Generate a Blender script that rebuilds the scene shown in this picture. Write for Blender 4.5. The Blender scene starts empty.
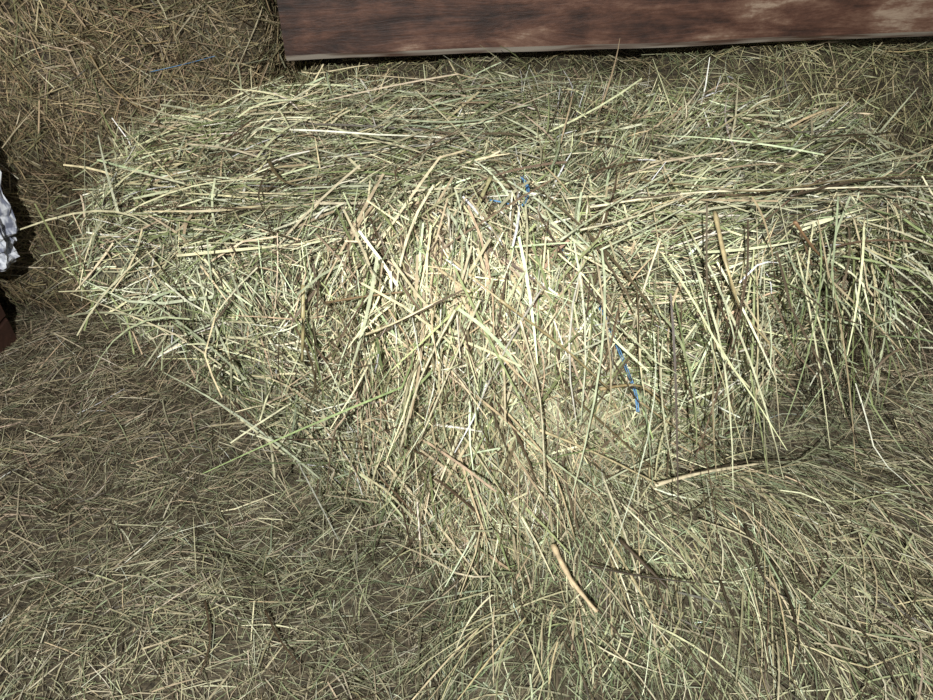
import bpy, bmesh, math, numpy as np
from mathutils import Vector, noise, Matrix
from mathutils.bvhtree import BVHTree
rng=np.random.default_rng(11)
sc=bpy.context.scene
sc.view_settings.view_transform='Standard'
CAM=np.array([0,0,1.14]); F=718.0; PIT=math.radians(38)
fw=np.array([0,math.cos(PIT),-math.sin(PIT)]); up=np.array([0,math.sin(PIT),math.cos(PIT)]); rt=np.array([1.,0,0])
def ray(px,py):
    d=fw+up*(350-py)/F+rt*(px-466.5)/F
    return d
# ---------------- materials
def newmat(n):
    m=bpy.data.materials.new(n); m.use_nodes=True
    return m,m.node_tree.nodes,m.node_tree.links,m.node_tree.nodes['Principled BSDF']
def strand_mat(name,rough=.5,spec=.35):
    m,N,L,b=newmat(name)
    a=N.new('ShaderNodeAttribute'); a.attribute_name='Col'
    tc=N.new('ShaderNodeTexCoord'); ns=N.new('ShaderNodeTexNoise'); ns.inputs['Scale'].default_value=90
    L.new(tc.outputs['Object'],ns.inputs['Vector'])
    mr=N.new('ShaderNodeMapRange'); mr.inputs[1].default_value=.3; mr.inputs[2].default_value=.7; mr.inputs[3].default_value=.7; mr.inputs[4].default_value=1.2
    L.new(ns.outputs['Fac'],mr.inputs[0])
    mx=N.new('ShaderNodeVectorMath'); mx.operation='SCALE'
    L.new(a.outputs['Color'],mx.inputs[0]); L.new(mr.outputs[0],mx.inputs['Scale'])
    L.new(mx.outputs[0],b.inputs['Base Color'])
    b.inputs['Roughness'].default_value=rough; b.inputs['Specular IOR Level'].default_value=spec
    return m
def hay_base_mat(name,c1,c2,c3):
    m,N,L,b=newmat(name)
    tc=N.new('ShaderNodeTexCoord')
    prev=None
    for i,(rot,sx) in enumerate([((0,0,.4),(8,160,120)),((.3,.9,2.0),(9,150,150)),((1.2,.2,1.1),(150,8,130))]):
        mp=N.new('ShaderNodeMapping'); mp.inputs['Rotation'].default_value=rot; mp.inputs['Scale'].default_value=sx
        L.new(tc.outputs['Object'],mp.inputs['Vector'])
        ns=N.new('ShaderNodeTexNoise'); ns.inputs['Scale'].default_value=1.3; ns.inputs['Detail'].default_value=3
        L.new(mp.outputs[0],ns.inputs['Vector'])
        if prev is None: prev=ns.outputs['Fac']
        else:
            mm=N.new('ShaderNodeMath'); mm.operation='MAXIMUM'; L.new(prev,mm.inputs[0]); L.new(ns.outputs['Fac'],mm.inputs[1]); prev=mm.outputs[0]
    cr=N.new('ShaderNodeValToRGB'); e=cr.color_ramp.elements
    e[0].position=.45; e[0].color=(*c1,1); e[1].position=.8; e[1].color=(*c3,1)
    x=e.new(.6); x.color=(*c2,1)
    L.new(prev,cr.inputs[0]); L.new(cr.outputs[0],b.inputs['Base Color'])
    bp=N.new('ShaderNodeBump'); bp.inputs['Strength'].default_value=.8; bp.inputs['Distance'].default_value=.01
    L.new(prev,bp.inputs['Height']); L.new(bp.outputs[0],b.inputs['Normal'])
    b.inputs['Roughness'].default_value=.8
    return m
M_strand=strand_mat('hay_strands'); M_stalk=strand_mat('hay_stalks',.42,.5)
M_bale=hay_base_mat('bale_core',(.03,.027,.016),(.09,.085,.05),(.24,.22,.14))  # dark core colour paints the shade in gaps between strands
M_floorhay=hay_base_mat('floor_hay_base',(.028,.022,.013),(.085,.068,.04),(.20,.165,.10))  # base kept dark too, shade between strands put into its colour
# ---------------- helpers
def link(o,parent=None):
    sc.collection.objects.link(o)
    if parent: o.parent=parent
    return o
def empty(n):
    e=bpy.data.objects.new(n,None); e.empty_display_size=.1; return link(e)
def tris_of(me):
    me.calc_loop_triangles()
    v=np.empty(len(me.vertices)*3,np.float32); me.vertices.foreach_get('co',v); v=v.reshape(-1,3).astype(float)
    t=np.empty(len(me.loop_triangles)*3,np.int32); me.loop_triangles.foreach_get('vertices',t); t=t.reshape(-1,3)
    return v,t
def fnoise(p,f,seed,n=5):
    r=np.random.default_rng(seed); k=r.normal(size=(n,3)); k/=np.linalg.norm(k,axis=1)[:,None]; k*=f*r.uniform(.6,1.7,(n,1)); ph=r.uniform(0,6.28,n)
    return np.sin(p@k.T+ph).sum(1)/math.sqrt(n)*1.2
def norm(a): return a/np.maximum(np.linalg.norm(a,axis=1)[:,None],1e-9)
def sample(me,n,wf=None):
    v,t=tris_of(me)
    a,b,c=v[t[:,0]],v[t[:,1]],v[t[:,2]]
    cr=np.cross(b-a,c-a); ar=np.linalg.norm(cr,axis=1)
    nn=cr/np.maximum(ar,1e-12)[:,None]
    w=ar.copy()
    cen=(a+b+c)/3
    if wf is not None: w=w*wf(cen,nn)
    i=rng.choice(len(t),n,p=w/w.sum())
    u=rng.random(n); s=rng.random(n); fl=u+s>1; u[fl]=1-u[fl]; s[fl]=1-s[fl]
    P=a[i]+(b-a)[i]*u[:,None]+(c-a)[i]*s[:,None]
    return P,nn[i]
def inview(cen,margin=140):
    r=cen-CAM; d=r@fw; x=466+F*(r@rt)/np.maximum(d,.05); y=350-F*(r@up)/np.maximum(d,.05)
    ok=(d>.1)&(x>-margin)&(x<933+margin)&(y>-margin)&(y<700+margin)
    return np.where(ok,1.0,.12)
def pick(pal,w,n,var=.22):
    pal=np.array(pal); w=np.array(w,float); i=rng.choice(len(pal),n,p=w/w.sum())
    c=pal[i]*np.exp(rng.normal(0,var,(n,1)))*np.exp(rng.normal(0,.04,(n,3)))
    return np.clip(c,.004,.85)
def strands(name,P,N,D,L,W,col,parent,segs=4,bend=.10,grav=.06,kink=.2,off=0.,roll=1.0,mat=None,rooted=False):
    n=len(P); D=norm(D); side=norm(np.cross(D,N))
    T=np.linspace(-.5,.5,segs+1)
    if rooted: T=T+.5
    B=side*rng.normal(0,bend,(n,1))+N*rng.normal(0,bend*.5,(n,1))
    kk=rng.random(n)<kink
    B[kk]*=2.2
    kp=rng.uniform(-.25,.25,n)+(.5 if rooted else 0)
    Lc=L[:,None]
    pts=[]
    off=np.broadcast_to(np.asarray(off,float),(n,))[:,None]
    for t in T:
        q=np.where(kk,np.maximum(0,t-kp)*1.6,t*t*1.6)[:,None]
        g=(t*t)*grav*1.5*Lc
        pt=P+N*off+D*Lc*t+B*Lc*q
        pt[:,2]-=g[:,0]
        pts.append(pt)
    pts=np.stack(pts,1) # n,S,3
    tan=np.gradient(pts,axis=1); tan/=np.maximum(np.linalg.norm(tan,axis=2)[...,None],1e-9)
    r=rng.normal(0,roll,n)[:,None]
    nn=N*np.cos(r)+side*np.sin(r)
    wv=np.cross(tan,nn[:,None,:]); wv/=np.maximum(np.linalg.norm(wv,axis=2)[...,None],1e-9)
    prof=np.interp(np.linspace(0,1,segs+1),[0,.15,.6,1],[.8,1,.9,.35])
    wv=wv*(W[:,None]*prof[None])[...,None]*.5
    S=segs+1
    V=np.empty((n,S,2,3),np.float32); V[:,:,0]=pts-wv; V[:,:,1]=pts+wv
    V=V.reshape(-1,3)
    base=(np.arange(n)*S*2)[:,None]+(np.arange(segs)*2)[None]
    Q=np.stack([base,base+1,base+3,base+2],-1).reshape(-1,4).astype(np.int32)
    me=bpy.data.meshes.new(name)
    me.vertices.add(len(V)); me.vertices.foreach_set('co',V.ravel())
    me.loops.add(Q.size); me.loops.foreach_set('vertex_index',Q.ravel())
    me.polygons.add(len(Q)); me.polygons.foreach_set('loop_start',np.arange(0,Q.size,4,dtype=np.int32)); me.polygons.foreach_set('loop_total',np.full(len(Q),4,np.int32))
    me.update(calc_edges=True)
    at=me.color_attributes.new('Col','FLOAT_COLOR','POINT')
    C=np.ones((n,S*2,4),np.float32); C[:,:,:3]=col[:,None,:]
    at.data.foreach_set('color',C.ravel())
    me.materials.append(mat or M_strand)
    o=bpy.data.objects.new(name,me); link(o,parent); return o
def rounded_prism(name,top,bot,z0,z1,bev,vox,fn,mat,parent):
    bm=bmesh.new()
    vb=[bm.verts.new((x,y,z0)) for x,y in bot]; vt=[bm.verts.new((x,y,z1 if len(q)==0 else q[0])) for (x,y,*q) in top]
    n=len(vb)
    bm.faces.new(vt); bm.faces.new(vb[::-1])
    for i in range(n): bm.faces.new([vb[i],vb[(i+1)%n],vt[(i+1)%n],vt[i]])
    bmesh.ops.recalc_face_normals(bm,faces=bm.faces)
    bmesh.ops.bevel(bm,geom=bm.edges[:]+bm.verts[:],offset=bev,segments=4,affect='EDGES',profile=.5)
    me=bpy.data.meshes.new(name); bm.to_mesh(me); bm.free()
    o=bpy.data.objects.new(name,me); link(o)
    r=o.modifiers.new('r','REMESH'); r.mode='VOXEL'; r.voxel_size=vox
    s=o.modifiers.new('s','SMOOTH'); s.iterations=3; s.factor=.5
    dg=bpy.context.evaluated_depsgraph_get(); m2=bpy.data.meshes.new_from_object(o.evaluated_get(dg))
    o.modifiers.clear(); o.data=m2; m2.name=name
    for v,nn in [(v,v.normal.copy()) for v in m2.vertices]:
        v.co+=nn*fn(v.co,nn)
    m2.materials.clear(); m2.materials.append(mat)
    m2.polygons.foreach_set('use_smooth',[True]*len(m2.polygons)); m2.update()
    o.parent=parent
    return o
def nz(p,f): return noise.noise(Vector(p)*f)
# ---------------- floor with hay
def sstep(a,b,x):
    t=min(1,max(0,(x-a)/(b-a))); return t*t*(3-2*t)
def floorz(x,y):
    z=.04*nz((x,y,0),3)+.03*nz((x,y,4),8)+.012*nz((x,y,9),22)
    e=-.03+.08*nz((0,y,2),5)+.04*nz((0,y,2),14)
    z+=.14*sstep(e-.04,e+.04,x)*(1-sstep(1.1,1.4,y))
    z-=.05*math.exp(-((x+.42)**2+(y-1.0)**2)/.05)
    z-=.07*math.exp(-((x-.62)/.16)**2-((y-1.02)/.10)**2)
    return z
fl=empty('floor')
nx,ny=210,140
xs=np.linspace(-2.1,2.1,nx); ys=np.linspace(-.2,2.75,ny)
me=bpy.data.meshes.new('floor_surface')
vs=[(x,y,floorz(x,y)) for y in ys for x in xs]
fs=[(j*nx+i,j*nx+i+1,(j+1)*nx+i+1,(j+1)*nx+i) for j in range(ny-1) for i in range(nx-1)]
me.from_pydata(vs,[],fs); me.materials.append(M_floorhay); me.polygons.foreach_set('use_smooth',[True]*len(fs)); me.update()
floor_o=bpy.data.objects.new('floor_surface',me); link(floor_o,fl)
# ---------------- main bale
bale=empty('hay_bale')
r1=Vector((-.08,.80,.60)); r2=Vector((.08,.74,.0))
def bfn(p,n):
    d=.026*nz(p,4)+.036*nz(p+Vector((3,1,2)),8)+.022*nz(p,20)
    t=max(0,min(1,(p-r1).dot(r2-r1)/(r2-r1).length_squared)); q=r1+(r2-r1)*t
    d+=.055*math.exp(-((p-q).length/.075)**2)
    if n.z>.5: d*=.5
    return d
top=[(-.64,1.40,.62),(-.30,1.53,.65),(.20,1.51,.66),(.70,1.30,.67),(.70,1.02,.655),(.12,.76,.64),(-.53,.85,.625)]
bot=[(-.47,1.38),(-.28,1.45),(.20,1.42),(.54,1.27),(.51,1.07),(.12,.78),(-.24,1.01)]
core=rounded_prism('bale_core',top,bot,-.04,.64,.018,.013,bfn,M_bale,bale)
# back bales
b2=empty('hay_bale.001')
core2=rounded_prism('bale_core',[(-1.75,1.60),(-.47,1.66),(-.47,2.3),(-1.75,2.3)],[(-1.75,1.56),(-.47,1.62),(-.47,2.3),(-1.75,2.3)],0.02,1.2,.05,.025,lambda p,n:.07*nz(p,3.5)+.045*nz(p,9),M_floorhay,b2)
b3=empty('hay_bale.002')
core3=rounded_prism('bale_core',[(-.38,1.70),(1.95,1.88),(1.95,2.5),(-.38,2.5)],[(-.38,1.66),(1.95,1.82),(1.95,2.5),(-.38,2.5)],0.02,.62,.05,.025,lambda p,n:.035*nz(p,3.5)+.035*nz(p,10),M_floorhay,b3)

# ---------------- palettes
STRAW=(.62,.575,.36);GG=(.42,.44,.28);OL=(.22,.255,.115);TAN=(.47,.385,.245);BR=(.11,.08,.048);WH=(.80,.78,.63);PG=(.54,.575,.38)  # near-white WH strands put flash highlights into the hay colour
bp=[STRAW,GG,OL,TAN,BR,WH,PG]
def tdir(N,ang):
    ref=np.where(np.abs(N[:,2:3])>.75,np.array([[1.,0,0]]),np.array([[0,0,1.]]))
    u=norm(ref-N*(ref*N).sum(1)[:,None]); v=np.cross(N,u)
    return u*np.cos(ang)[:,None]+v*np.sin(ang)[:,None]
def wb(c,n): return np.where((n[:,1]>.6)|(n[:,2]<-.5),.15,1.0)
def bale_layer(name,n,l0,l1,w0,w1,off0,off1,pw,sig,lift,lp=1.5,**k):
    P,N=sample(core.data,n,wb)
    ang=fnoise(P,5,3)*.9+rng.normal(0,sig,n)
    D=tdir(N,ang)
    flip=rng.random(n)<.5; D[flip]*=-1
    # hay fanning out to the right from the front corner
    R=P-np.array([.08,.82,.58])+rng.normal(0,.07,(n,3)); R-=N*(R*N).sum(1)[:,None]
    fan=(P[:,0]>.12)&(rng.random(n)<.6)&(P[:,2]>.38)
    D[fan]=norm(R)[fan]
    D=norm(D+N*rng.normal(0,lift,(n,1)))
    c=pick(bp,pw,n)
    g=fnoise(P,6,11); c*=np.exp(.18*g)[:,None]
    tan=np.clip(fnoise(P,4,19)*.5,0,1)[:,None]; c*=1-tan*np.array([[.0,.08,.14]])
    L=l0+(l1-l0)*rng.random(n)**lp
    strands(name,P,N,D,L,rng.uniform(w0,w1,n),c,bale,off=rng.uniform(off0,off1,n),**k)
bale_layer('fine_hay',56000,.02,.09,.0009,.0020,-.008,.010,[3,5,4.5,3,3,.5,3],1.1,.2,segs=2)
bale_layer('mid_hay',17000,.04,.15,.0012,.0028,.0,.020,[4,4,3.5,2,2,.8,3],1.1,.22,segs=3)
bale_layer('coarse_hay',1800,.06,.20,.0024,.0044,.008,.026,[5,3,2.5,2,2.2,.9,3],1.1,.2,segs=4)
bale_layer('long_hay',420,.16,.32,.0020,.0038,.018,.045,[5,3,2.5,3,4.5,.4,4],1.1,.12,lp=1,segs=6,bend=.14)
# drape over front
def wd(c,n):
    w=np.exp(-((c[:,0]-(.0+.14*(.6-c[:,2])))/.13)**2)
    return w*((n[:,1]<.3)&(c[:,2]>.0)&(c[:,2]<.75)&(c[:,1]<.92))
def drape(name,n,l0,l1,w0,w1,pw,sig,lift,o1,**k):
    P,N=sample(core.data,n,wd)
    out=norm(np.stack([ (P[:,0]-.02)*1.6+.10, np.where(N[:,2]>.6,-1.,-.25), -np.ones(n)],1))
    side=np.cross(out,N)
    a=rng.normal(0,sig,n)
    D=out*np.cos(a)[:,None]+norm(side)*np.sin(a)[:,None]
    D=norm(D-N*(D*N).sum(1)[:,None]*.8+N*rng.normal(.03,lift,(n,1)))
    c=pick(bp,pw,n)
    strands(name,P,N,D,rng.uniform(l0,l1,n),rng.uniform(w0,w1,n),c,bale,off=rng.uniform(0.004,o1,n),**k)
drape('draped_fine_hay',8000,.05,.15,.0012,.0026,[4,3,2.5,5,3.5,.6,2],.5,.14,.032,segs=3)
drape('draped_stalks',720,.10,.26,.0026,.0046,[6,2,2,4,2.8,.5,3],.42,.10,.05,segs=4)
# tuft on the right end
def tuft(name,n,c0,sd,azm,azs,elm,els,l0,l1,pw,g):
    P=np.array(c0)+rng.normal(0,1,(n,3))*np.array(sd)
    az=rng.normal(azm,azs,n); el=rng.normal(elm,els,n)
    D=np.stack([np.cos(az)*np.cos(el),np.sin(az)*np.cos(el),np.sin(el)],1)
    N=np.tile([[0,-.5,.86]],(n,1))
    strands(name,P,N,D,l0+(l1-l0)*rng.random(n)**1.5,rng.uniform(.0016,.0034,n),pick(bp,pw,n),bale,segs=5,grav=g,rooted=True,bend=.16,kink=.35)
tuft('side_tuft_top',380,(.62,1.08,.60),(.07,.09,.035),-.1,.45,-.2,.22,.07,.32,[2,4,6,2,3,.4,4],.10)
tuft('side_tuft_low',480,(.66,1.08,.48),(.03,.10,.08),-.7,.9,-.7,.45,.05,.18,[2,4,7,2,3,.4,3],.12)
tuft('back_fringe',200,(.15,1.48,.64),(.25,.03,.02),1.4,1.0,-.1,.3,.04,.09,[3,4,3,3,2,1,2],.1)
# stems hanging off the front right edge
n=120
u=rng.random(n); P=np.stack([.14+.54*u,.78+.26*u-.02,.60+rng.normal(0,.05,n)],1)
az=rng.normal(-1.1,.6,n); el=rng.normal(-.9,.35,n)
D=np.stack([np.cos(az)*np.cos(el),np.sin(az)*np.cos(el),np.sin(el)],1)
strands('hanging_stems',P,np.tile([[.3,-.9,.3]],(n,1)),D,rng.uniform(.08,.27,n),rng.uniform(.0018,.0036,n),pick(bp,[3,3,5,3,6,.2,2],n),bale,segs=6,grav=.2,rooted=True,bend=.16,kink=.3,off=.02)
# floor hay
FB=[(.455,.385,.25),(.35,.31,.20),(.255,.26,.15),(.505,.41,.27),(.09,.067,.042),(.68,.61,.45)]
def floor_layer(name,n,l0,l1,w0,w1,pw,sig,**k):
    P,N=sample(floor_o.data,n,lambda c,nn: inview(c)*(c[:,1]<1.85))
    N=np.where(N[:,2:3]<0,-N,N)
    right=(P[:,0]>-.03)&(P[:,1]<1.15)
    ang=fnoise(P,3.5,31)*.8+rng.normal(0,sig,n)
    rad=np.arctan2(P[:,1]-1.25,P[:,0]-.25)+rng.normal(0,.5,n)+.25*fnoise(P,6,5)
    ang=np.where(right&(rng.random(n)<.6),rad,ang)
    D=np.stack([np.cos(ang),np.sin(ang),np.zeros(n)],1)
    D=norm(D-N*(D*N).sum(1)[:,None]+N*rng.normal(.0,.18,(n,1)))
    c=pick(FB,pw,n); c*=np.exp(.16*fnoise(P,7,8))[:,None]
    c[right]*=np.array([1.0,1.08,1.04])
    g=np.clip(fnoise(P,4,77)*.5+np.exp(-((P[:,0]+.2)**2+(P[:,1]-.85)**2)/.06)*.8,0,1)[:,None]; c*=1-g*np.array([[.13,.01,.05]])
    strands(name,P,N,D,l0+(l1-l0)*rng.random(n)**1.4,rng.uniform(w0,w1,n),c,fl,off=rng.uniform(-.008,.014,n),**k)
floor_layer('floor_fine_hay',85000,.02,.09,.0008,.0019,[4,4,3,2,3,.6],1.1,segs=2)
floor_layer('floor_mid_hay',22000,.05,.14,.0012,.0028,[4,3,3,3,2.5,1],1.1,segs=3)
floor_layer('floor_coarse_hay',2300,.06,.18,.0020,.0036,[4,3,3,3,3.5,1.8],1.1,segs=4)
# long arching stems hanging over the low hay heap at the front right
n=1300
P=np.stack([rng.uniform(.0,.75,n),rng.uniform(.55,1.0,n),np.zeros(n)],1)
P[:,2]=[floorz(a,b)+.012 for a,b in P[:,:2]]
aa=np.arctan2(P[:,1]-1.3,P[:,0]-.2)+rng.normal(0,.6,n)
D=np.stack([np.cos(aa),np.sin(aa),rng.normal(.10,.10,n)],1)
strands('arched_stems',P,np.tile([[0,0,1.]],(n,1)),D,rng.uniform(.06,.24,n),rng.uniform(.0012,.0028,n),pick(FB,[3,3,3,3,6,1.0],n)*np.array([1.0,1.06,1.0]),fl,segs=6,grav=.25,rooted=True,bend=.2,off=.01)
def back_layer(coreo,par,n,l0,l1,w0,w1,mul):
    P,N=sample(coreo.data,n,lambda c,nn: inview(c)*((nn[:,1]<.3)&(nn[:,2]>-.5)))
    ang=fnoise(P,4,41)*.7+rng.normal(0,1.0,n)+.9
    D=norm(tdir(N,ang)+N*rng.normal(0,.2,(n,1)))
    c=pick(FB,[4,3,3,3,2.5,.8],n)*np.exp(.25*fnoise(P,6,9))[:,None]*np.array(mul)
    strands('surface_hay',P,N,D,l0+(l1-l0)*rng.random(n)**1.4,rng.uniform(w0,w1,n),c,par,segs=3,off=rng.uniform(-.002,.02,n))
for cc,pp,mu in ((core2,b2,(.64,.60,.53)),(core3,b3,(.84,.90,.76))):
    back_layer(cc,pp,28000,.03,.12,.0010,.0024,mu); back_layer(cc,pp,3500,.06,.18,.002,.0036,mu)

# ---------------- BVH of surfaces for laying stalks
allv=[];allt=[];o0=0
for o in (core,core2,core3,floor_o):
    v,t=tris_of(o.data); allv+= [tuple(a) for a in v]; allt+=[tuple(int(q)+o0 for q in a) for a in t]; o0+=len(v)
bvh=BVHTree.FromPolygons(allv,allt)
def lay(pxs,lift,clamp=.06):
    out=[];prev=None
    for px,py in pxs:
        d=Vector(ray(px,py)); h=bvh.ray_cast(Vector(CAM),d.normalized())
        dl=d.length
        s=(h[3]/dl) if h[0] else 1.8
        if prev is not None: s=min(max(s,prev-clamp),prev+clamp)
        prev=s
        out.append(Vector(CAM)+d*(s-lift))
    return out
def tube(pts,r,col,sides=5):
    P=[pts[0]]+pts+[pts[-1]]; C=[]
    for i in range(1,len(P)-2):
        for k in range(5):
            t=k/5; a,b,c,d=P[i-1],P[i],P[i+1],P[i+2]
            C.append(.5*((2*b)+(c-a)*t+(2*a-5*b+4*c-d)*t*t+(3*b-a-3*c+d)*t**3))
    C.append(pts[-1]); n=len(C); vs=[];fs=[]
    for i,p in enumerate(C):
        t=(C[min(i+1,n-1)]-C[max(i-1,0)]).normalized(); u=t.cross(Vector((.1,.3,1))).normalized(); w=t.cross(u)
        rr=r*(1-.45*i/n)*(1+.15*math.sin(i*2.1)); 
        for k in range(sides):
            a=k/sides*6.283; vs.append(p+u*math.cos(a)*rr+w*math.sin(a)*rr*.6)
    for i in range(n-1):
        for k in range(sides): fs.append((i*sides+k,i*sides+(k+1)%sides,(i+1)*sides+(k+1)%sides,(i+1)*sides+k))
    fs.append(tuple(range(sides))[::-1]); fs.append(tuple((n-1)*sides+k for k in range(sides)))
    return vs,fs,col
def joined(name,items,parent,mat):
    V=[];Fc=[];C=[]
    for vs,fs,col in items:
        o=len(V); V+=vs; Fc+=[tuple(q+o for q in f) for f in fs]; C+=[(*col,1)]*len(vs)
    me=bpy.data.meshes.new(name); me.from_pydata([tuple(v) for v in V],[],Fc)
    at=me.color_attributes.new('Col','FLOAT_COLOR','POINT'); at.data.foreach_set('color',np.array(C,np.float32).ravel())
    me.materials.append(mat); me.polygons.foreach_set('use_smooth',[True]*len(Fc)); me.update()
    return link(bpy.data.objects.new(name,me),parent)
PALE=(.60,.55,.37)
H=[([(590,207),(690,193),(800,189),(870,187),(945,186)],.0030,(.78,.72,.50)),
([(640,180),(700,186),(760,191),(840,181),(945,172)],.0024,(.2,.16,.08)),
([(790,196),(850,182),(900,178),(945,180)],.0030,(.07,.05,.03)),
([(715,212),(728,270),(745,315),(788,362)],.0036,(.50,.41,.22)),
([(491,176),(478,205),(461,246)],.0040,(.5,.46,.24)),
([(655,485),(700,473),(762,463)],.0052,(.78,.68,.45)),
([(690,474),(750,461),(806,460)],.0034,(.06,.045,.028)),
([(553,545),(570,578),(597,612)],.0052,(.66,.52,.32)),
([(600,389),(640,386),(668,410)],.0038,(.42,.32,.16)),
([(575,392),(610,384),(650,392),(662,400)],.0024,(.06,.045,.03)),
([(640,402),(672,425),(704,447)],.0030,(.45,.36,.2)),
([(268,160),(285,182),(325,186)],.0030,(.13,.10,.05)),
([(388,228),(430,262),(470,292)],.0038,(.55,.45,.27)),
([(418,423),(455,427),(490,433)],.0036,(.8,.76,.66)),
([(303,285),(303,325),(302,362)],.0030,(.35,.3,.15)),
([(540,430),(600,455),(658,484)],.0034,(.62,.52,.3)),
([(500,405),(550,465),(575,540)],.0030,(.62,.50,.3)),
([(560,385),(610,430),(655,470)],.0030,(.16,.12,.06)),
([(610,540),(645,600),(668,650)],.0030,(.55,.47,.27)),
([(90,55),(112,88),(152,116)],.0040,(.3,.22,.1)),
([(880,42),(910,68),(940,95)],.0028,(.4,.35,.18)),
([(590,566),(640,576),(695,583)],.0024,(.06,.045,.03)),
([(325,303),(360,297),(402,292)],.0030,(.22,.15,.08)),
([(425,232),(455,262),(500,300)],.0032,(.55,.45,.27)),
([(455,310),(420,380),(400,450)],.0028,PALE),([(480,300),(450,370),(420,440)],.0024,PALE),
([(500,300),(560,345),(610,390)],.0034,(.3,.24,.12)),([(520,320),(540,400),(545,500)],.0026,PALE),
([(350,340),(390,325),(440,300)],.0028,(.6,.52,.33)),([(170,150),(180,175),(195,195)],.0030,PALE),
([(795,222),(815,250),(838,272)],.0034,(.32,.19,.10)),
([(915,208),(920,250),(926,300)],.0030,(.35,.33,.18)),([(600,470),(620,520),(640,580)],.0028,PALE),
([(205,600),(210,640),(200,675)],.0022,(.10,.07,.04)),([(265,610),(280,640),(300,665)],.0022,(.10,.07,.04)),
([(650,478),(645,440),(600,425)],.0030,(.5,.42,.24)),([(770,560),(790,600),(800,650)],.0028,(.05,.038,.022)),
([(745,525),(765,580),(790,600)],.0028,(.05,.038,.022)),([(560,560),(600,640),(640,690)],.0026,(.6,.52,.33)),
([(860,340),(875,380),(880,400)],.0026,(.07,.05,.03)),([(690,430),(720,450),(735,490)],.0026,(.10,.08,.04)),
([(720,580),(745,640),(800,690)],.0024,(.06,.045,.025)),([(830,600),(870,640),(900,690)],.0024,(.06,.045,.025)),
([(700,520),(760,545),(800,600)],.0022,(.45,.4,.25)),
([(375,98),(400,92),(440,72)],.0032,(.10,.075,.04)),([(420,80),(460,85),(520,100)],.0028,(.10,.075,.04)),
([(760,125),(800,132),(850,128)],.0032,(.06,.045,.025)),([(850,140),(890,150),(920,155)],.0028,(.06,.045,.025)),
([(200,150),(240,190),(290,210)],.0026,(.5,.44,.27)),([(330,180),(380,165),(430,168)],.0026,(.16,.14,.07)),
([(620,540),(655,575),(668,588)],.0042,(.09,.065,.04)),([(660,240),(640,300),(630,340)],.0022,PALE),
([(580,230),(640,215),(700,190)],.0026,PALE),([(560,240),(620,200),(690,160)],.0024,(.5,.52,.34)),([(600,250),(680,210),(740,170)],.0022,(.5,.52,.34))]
items=[];fitems=[];bitems=[]
for pxs,r,c in H:
    y0=max(p[1] for p in pxs); x0=min(p[0] for p in pxs)
    tgt=bitems if (x0<100 and y0<250) or (x0>870 and y0<120) else (fitems if (y0>640 or x0>850 or y0>580 and x0>700) else items)
    lf=.035 if tgt is not items else (.080 if x0>540 or max(c)<.2 else .062)
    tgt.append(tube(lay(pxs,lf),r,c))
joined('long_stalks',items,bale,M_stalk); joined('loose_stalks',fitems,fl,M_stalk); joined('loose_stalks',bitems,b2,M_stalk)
# ---------------- blue baling twine
m,N_,L_,b=newmat('blue_twine'); b.inputs['Base Color'].default_value=(.14,.32,.55,1); b.inputs['Roughness'].default_value=.5
it=[]
for pts,lf in (([(505,95),(514,140),(521,176)],.018),([(521,176),(527,190),(522,206)],.066),([(490,200),(505,203),(512,206)],.062),([(526,206),(548,235),(580,272)],.026),([(580,272),(606,322),(630,380)],.032),([(630,380),(635,394),(637,412)],.056)):
    for o in (0,.003):
        it.append(tube([p+Vector((o,0,0)) for p in lay(pts,lf)],.0018,(.1,.25,.5)))
joined('baling_twine',it,bale,m)
joined('baling_twine',[tube(lay([(150,72),(185,64),(215,56)],.025),.0014,(.1,.2,.4))],b2,m)
# ---------------- wooden beam
m,N_,L_,b=newmat('old_red_wood')
tc=N_.new('ShaderNodeTexCoord'); mp=N_.new('ShaderNodeMapping'); mp.inputs['Scale'].default_value=(2.5,16,18); L_.new(tc.outputs['Object'],mp.inputs[0])
n1=N_.new('ShaderNodeTexNoise'); n1.inputs['Scale'].default_value=1.3; n1.inputs['Detail'].default_value=10; n1.inputs['Roughness'].default_value=.7; n1.inputs['Distortion'].default_value=.5; L_.new(mp.outputs[0],n1.inputs[0])
mp2=N_.new('ShaderNodeMapping'); mp2.inputs['Scale'].default_value=(1,2.2,2.2); L_.new(tc.outputs['Object'],mp2.inputs[0])
n2=N_.new('ShaderNodeTexNoise'); n2.inputs['Scale'].default_value=6; n2.inputs['Detail'].default_value=8; n2.inputs['Roughness'].default_value=.7; L_.new(mp2.outputs[0],n2.inputs[0])
cr=N_.new('ShaderNodeValToRGB'); e=cr.color_ramp.elements; e[0].position=.36; e[0].color=(.014,.007,.005,1); e[1].position=.74; e[1].color=(.38,.28,.20,1)
for p_,c_ in ((.47,(.052,.023,.014)),(.56,(.108,.048,.029)),(.65,(.19,.105,.068))):
    x=e.new(p_); x.color=(*c_,1)
sx=N_.new('ShaderNodeSeparateXYZ'); L_.new(tc.outputs['Object'],sx.inputs[0])
mm=N_.new('ShaderNodeMath'); mm.operation='MULTIPLY_ADD'; mm.inputs[1].default_value=.10; L_.new(sx.outputs[0],mm.inputs[0]); 
h1=N_.new('ShaderNodeMath'); h1.operation='MULTIPLY'; h1.inputs[1].default_value=.7; L_.new(n1.outputs[0],h1.inputs[0]); L_.new(h1.outputs[0],mm.inputs[2])
m3=N_.new('ShaderNodeMath'); m3.operation='MULTIPLY_ADD'; m3.inputs[1].default_value=.75; L_.new(n2.outputs[0],m3.inputs[0]); L_.new(mm.outputs[0],m3.inputs[2])
m4=N_.new('ShaderNodeMath'); m4.operation='SUBTRACT'; m4.inputs[1].default_value=.26; L_.new(m3.outputs[0],m4.inputs[0])
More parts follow.
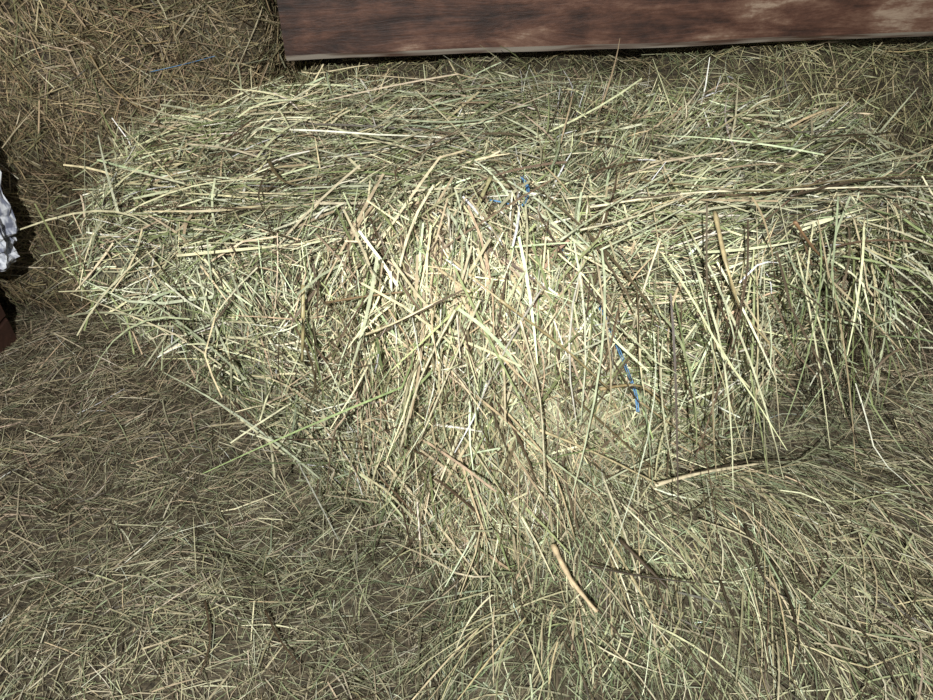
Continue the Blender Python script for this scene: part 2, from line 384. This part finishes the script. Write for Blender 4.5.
L_.new(m4.outputs[0],cr.inputs[0]); L_.new(cr.outputs[0],b.inputs['Base Color'])
bpn=N_.new('ShaderNodeBump'); bpn.inputs['Strength'].default_value=.7; bpn.inputs['Distance'].default_value=.006; L_.new(n1.outputs[0],bpn.inputs['Height']); L_.new(bpn.outputs[0],b.inputs['Normal'])
b.inputs['Roughness'].default_value=.6
m_e,N_,L_,be=newmat('pale_wood_edge');  # paler mottled strip on the beam's lower front edge
nn_=N_.new('ShaderNodeTexNoise'); nn_.inputs['Scale'].default_value=14; cr2=N_.new('ShaderNodeValToRGB'); cr2.color_ramp.elements[0].position=.38; cr2.color_ramp.elements[0].color=(.12,.07,.05,1); cr2.color_ramp.elements[1].position=.60; cr2.color_ramp.elements[1].color=(.42,.37,.30,1)
L_.new(nn_.outputs[0],cr2.inputs[0]); L_.new(cr2.outputs[0],be.inputs['Base Color'])
A=Vector((-.395,1.63,.668)); B=Vector((1.85,1.87,.685))
ln=(B-A).length; bm=bmesh.new(); ns=60; prof=[(.0,.013),(0,.06),(0,.13),(0,.2),(0,.25),(.012,.265),(.13,.265),(.14,.25),(.14,.01),(.13,0),(.008,0.0)]
rings=[]
for i in range(ns+1):
    x=ln*i/ns; rg=[]
    for k,(py_,pz) in enumerate(prof):
        w=.003*nz((x*1.2,0,0),1.5)+.0015*nz((x*5,py_*20,pz*20),1)
        rg.append(bm.verts.new((x,py_+w,pz+w)))
    rings.append(rg)
K=len(prof)
for i in range(ns):
    for k in range(K):
        f=bm.faces.new([rings[i][k],rings[i+1][k],rings[i+1][(k+1)%K],rings[i][(k+1)%K]])
        if k in (K-1,): f.material_index=1
bm.faces.new(rings[0]); bm.faces.new(rings[-1][::-1]); bmesh.ops.recalc_face_normals(bm,faces=bm.faces)
me=bpy.data.meshes.new('wooden_beam'); bm.to_mesh(me); bm.free(); me.materials.append(m); me.materials.append(m_e)
beam=link(bpy.data.objects.new('wooden_beam',me)); beam.location=A; beam.rotation_euler=(0,-math.asin((B-A).z/ln),math.atan2(B.y-A.y,B.x-A.x))
# ---------------- wall_back planks
m,N_,L_,b=newmat('barn_planks'); tc=N_.new('ShaderNodeTexCoord'); mp=N_.new('ShaderNodeMapping'); mp.inputs['Scale'].default_value=(20,20,1.5); L_.new(tc.outputs['Object'],mp.inputs[0])
n1=N_.new('ShaderNodeTexNoise'); L_.new(mp.outputs[0],n1.inputs[0]); cr=N_.new('ShaderNodeValToRGB'); cr.color_ramp.elements[0].color=(.02,.014,.01,1); cr.color_ramp.elements[1].color=(.16,.11,.07,1); L_.new(n1.outputs[0],cr.inputs[0]); L_.new(cr.outputs[0],b.inputs['Base Color']); b.inputs['Roughness'].default_value=.9
bm=bmesh.new()
for i in range(24):
    mt=Matrix.Translation((-2.1+.175*i+.0875,2.68,1.1))@Matrix.Diagonal((.168,.025,2.2,1)); bmesh.ops.create_cube(bm,size=1,matrix=mt)
me=bpy.data.meshes.new('wall_back'); bm.to_mesh(me); bm.free(); me.materials.append(m); link(bpy.data.objects.new('wall_back',me))
# ---------------- left: crumpled plastic sack on wooden crate
def crumple(name,loc,sx,sy,sz,cols,rot,seed):
    m,N_,L_,b=newmat(name); nn_=N_.new('ShaderNodeTexNoise'); nn_.inputs['Scale'].default_value=14; cr=N_.new('ShaderNodeValToRGB'); ee=cr.color_ramp.elements
    ee[0].position=.40; ee[0].color=(*cols[0],1); ee[1].position=.56; ee[1].color=(*cols[1],1)
    L_.new(nn_.outputs[0],cr.inputs[0]); L_.new(cr.outputs[0],b.inputs['Base Color']); b.inputs['Roughness'].default_value=.12
    bm=bmesh.new(); bmesh.ops.create_icosphere(bm,subdivisions=5,radius=1)
    for v in bm.verts:
        p=v.co.copy(); q=Vector([abs(a)**.6*math.copysign(1,a) for a in p])
        s=Vector((seed,0,0)); c=1-.30*abs(nz(p+s,2.0))-.34*abs(nz(p+s,4.3))-.26*abs(nz(p+s,8))
        v.co=Vector((q.x*sx*c*(1-.12*p.z),q.y*sy*c,q.z*sz*(.9+.1*c)))
    me=bpy.data.meshes.new(name); bm.to_mesh(me); bm.free(); me.materials.append(m)
    o=link(bpy.data.objects.new(name,me)); o.location=loc; o.rotation_euler=rot
crumple('crumpled_plastic_sack',(-1.125,1.42,.495),.135,.08,.235,((.24,.26,.34),(.80,.83,.88)),(0,.06,0),0)
crumple('blue_plastic_wrapper',(-1.145,1.315,.268),.035,.025,.020,((.04,.2,.3),(.10,.36,.45)),(0,0,.3),5)
m,N_,L_,b=newmat('crate_wood'); nn_=N_.new('ShaderNodeTexNoise'); nn_.inputs['Scale'].default_value=12; cr=N_.new('ShaderNodeValToRGB'); cr.color_ramp.elements[0].color=(.02,.012,.01,1); cr.color_ramp.elements[1].color=(.11,.05,.035,1); L_.new(nn_.outputs[0],cr.inputs[0]); L_.new(cr.outputs[0],b.inputs['Base Color'])
bm=bmesh.new()
for z in (.045,.12,.195):
    for y in (1.31,1.49): bmesh.ops.create_cube(bm,size=1,matrix=Matrix.Translation((-1.345,y,z))@Matrix.Diagonal((.34,.016,.066,1)))
    for x in (-1.515,-1.175): bmesh.ops.create_cube(bm,size=1,matrix=Matrix.Translation((x,1.40,z))@Matrix.Diagonal((.016,.18,.066,1)))
bmesh.ops.create_cube(bm,size=1,matrix=Matrix.Translation((-1.345,1.40,.238))@Matrix.Diagonal((.35,.205,.012,1)))
bmesh.ops.bevel(bm,geom=bm.edges[:],offset=.003,segments=1,affect='EDGES')
me=bpy.data.meshes.new('wooden_crate'); bm.to_mesh(me); bm.free(); me.materials.append(m); link(bpy.data.objects.new('wooden_crate',me))
# ---------------- lights
def look(o,t):
    o.rotation_euler=(Vector(t)-o.location).to_track_quat('-Z','Y').to_euler()
l=bpy.data.lights.new('phone_flash','SPOT'); l.energy=195; l.spot_size=math.radians(174); l.spot_blend=1.0; l.shadow_soft_size=.005; l.color=(1,.995,.975)
o=link(bpy.data.objects.new('phone_flash',l)); o.location=(-.12,-.45,1.56); look(o,(.05,1.2,.45))
l=bpy.data.lights.new('overhead_area_light','AREA'); l.energy=9; l.size=1.5; l.color=(1,.97,.92)  # broad weak area light above the bale, out of view
o=link(bpy.data.objects.new('overhead_area_light',l)); o.location=(.2,.2,2.8); look(o,(0,1.1,.2))
w=bpy.data.worlds.new('w'); sc.world=w; w.use_nodes=True; w.node_tree.nodes['Background'].inputs[0].default_value=(.95,.97,1,1); w.node_tree.nodes['Background'].inputs[1].default_value=.13
# ---------------- camera
c=bpy.data.cameras.new('camera'); c.sensor_width=36; c.lens=F/933*36; c.clip_start=.02
o=link(bpy.data.objects.new('camera',c)); o.location=CAM; o.rotation_euler=(math.radians(52),0,0); sc.camera=o
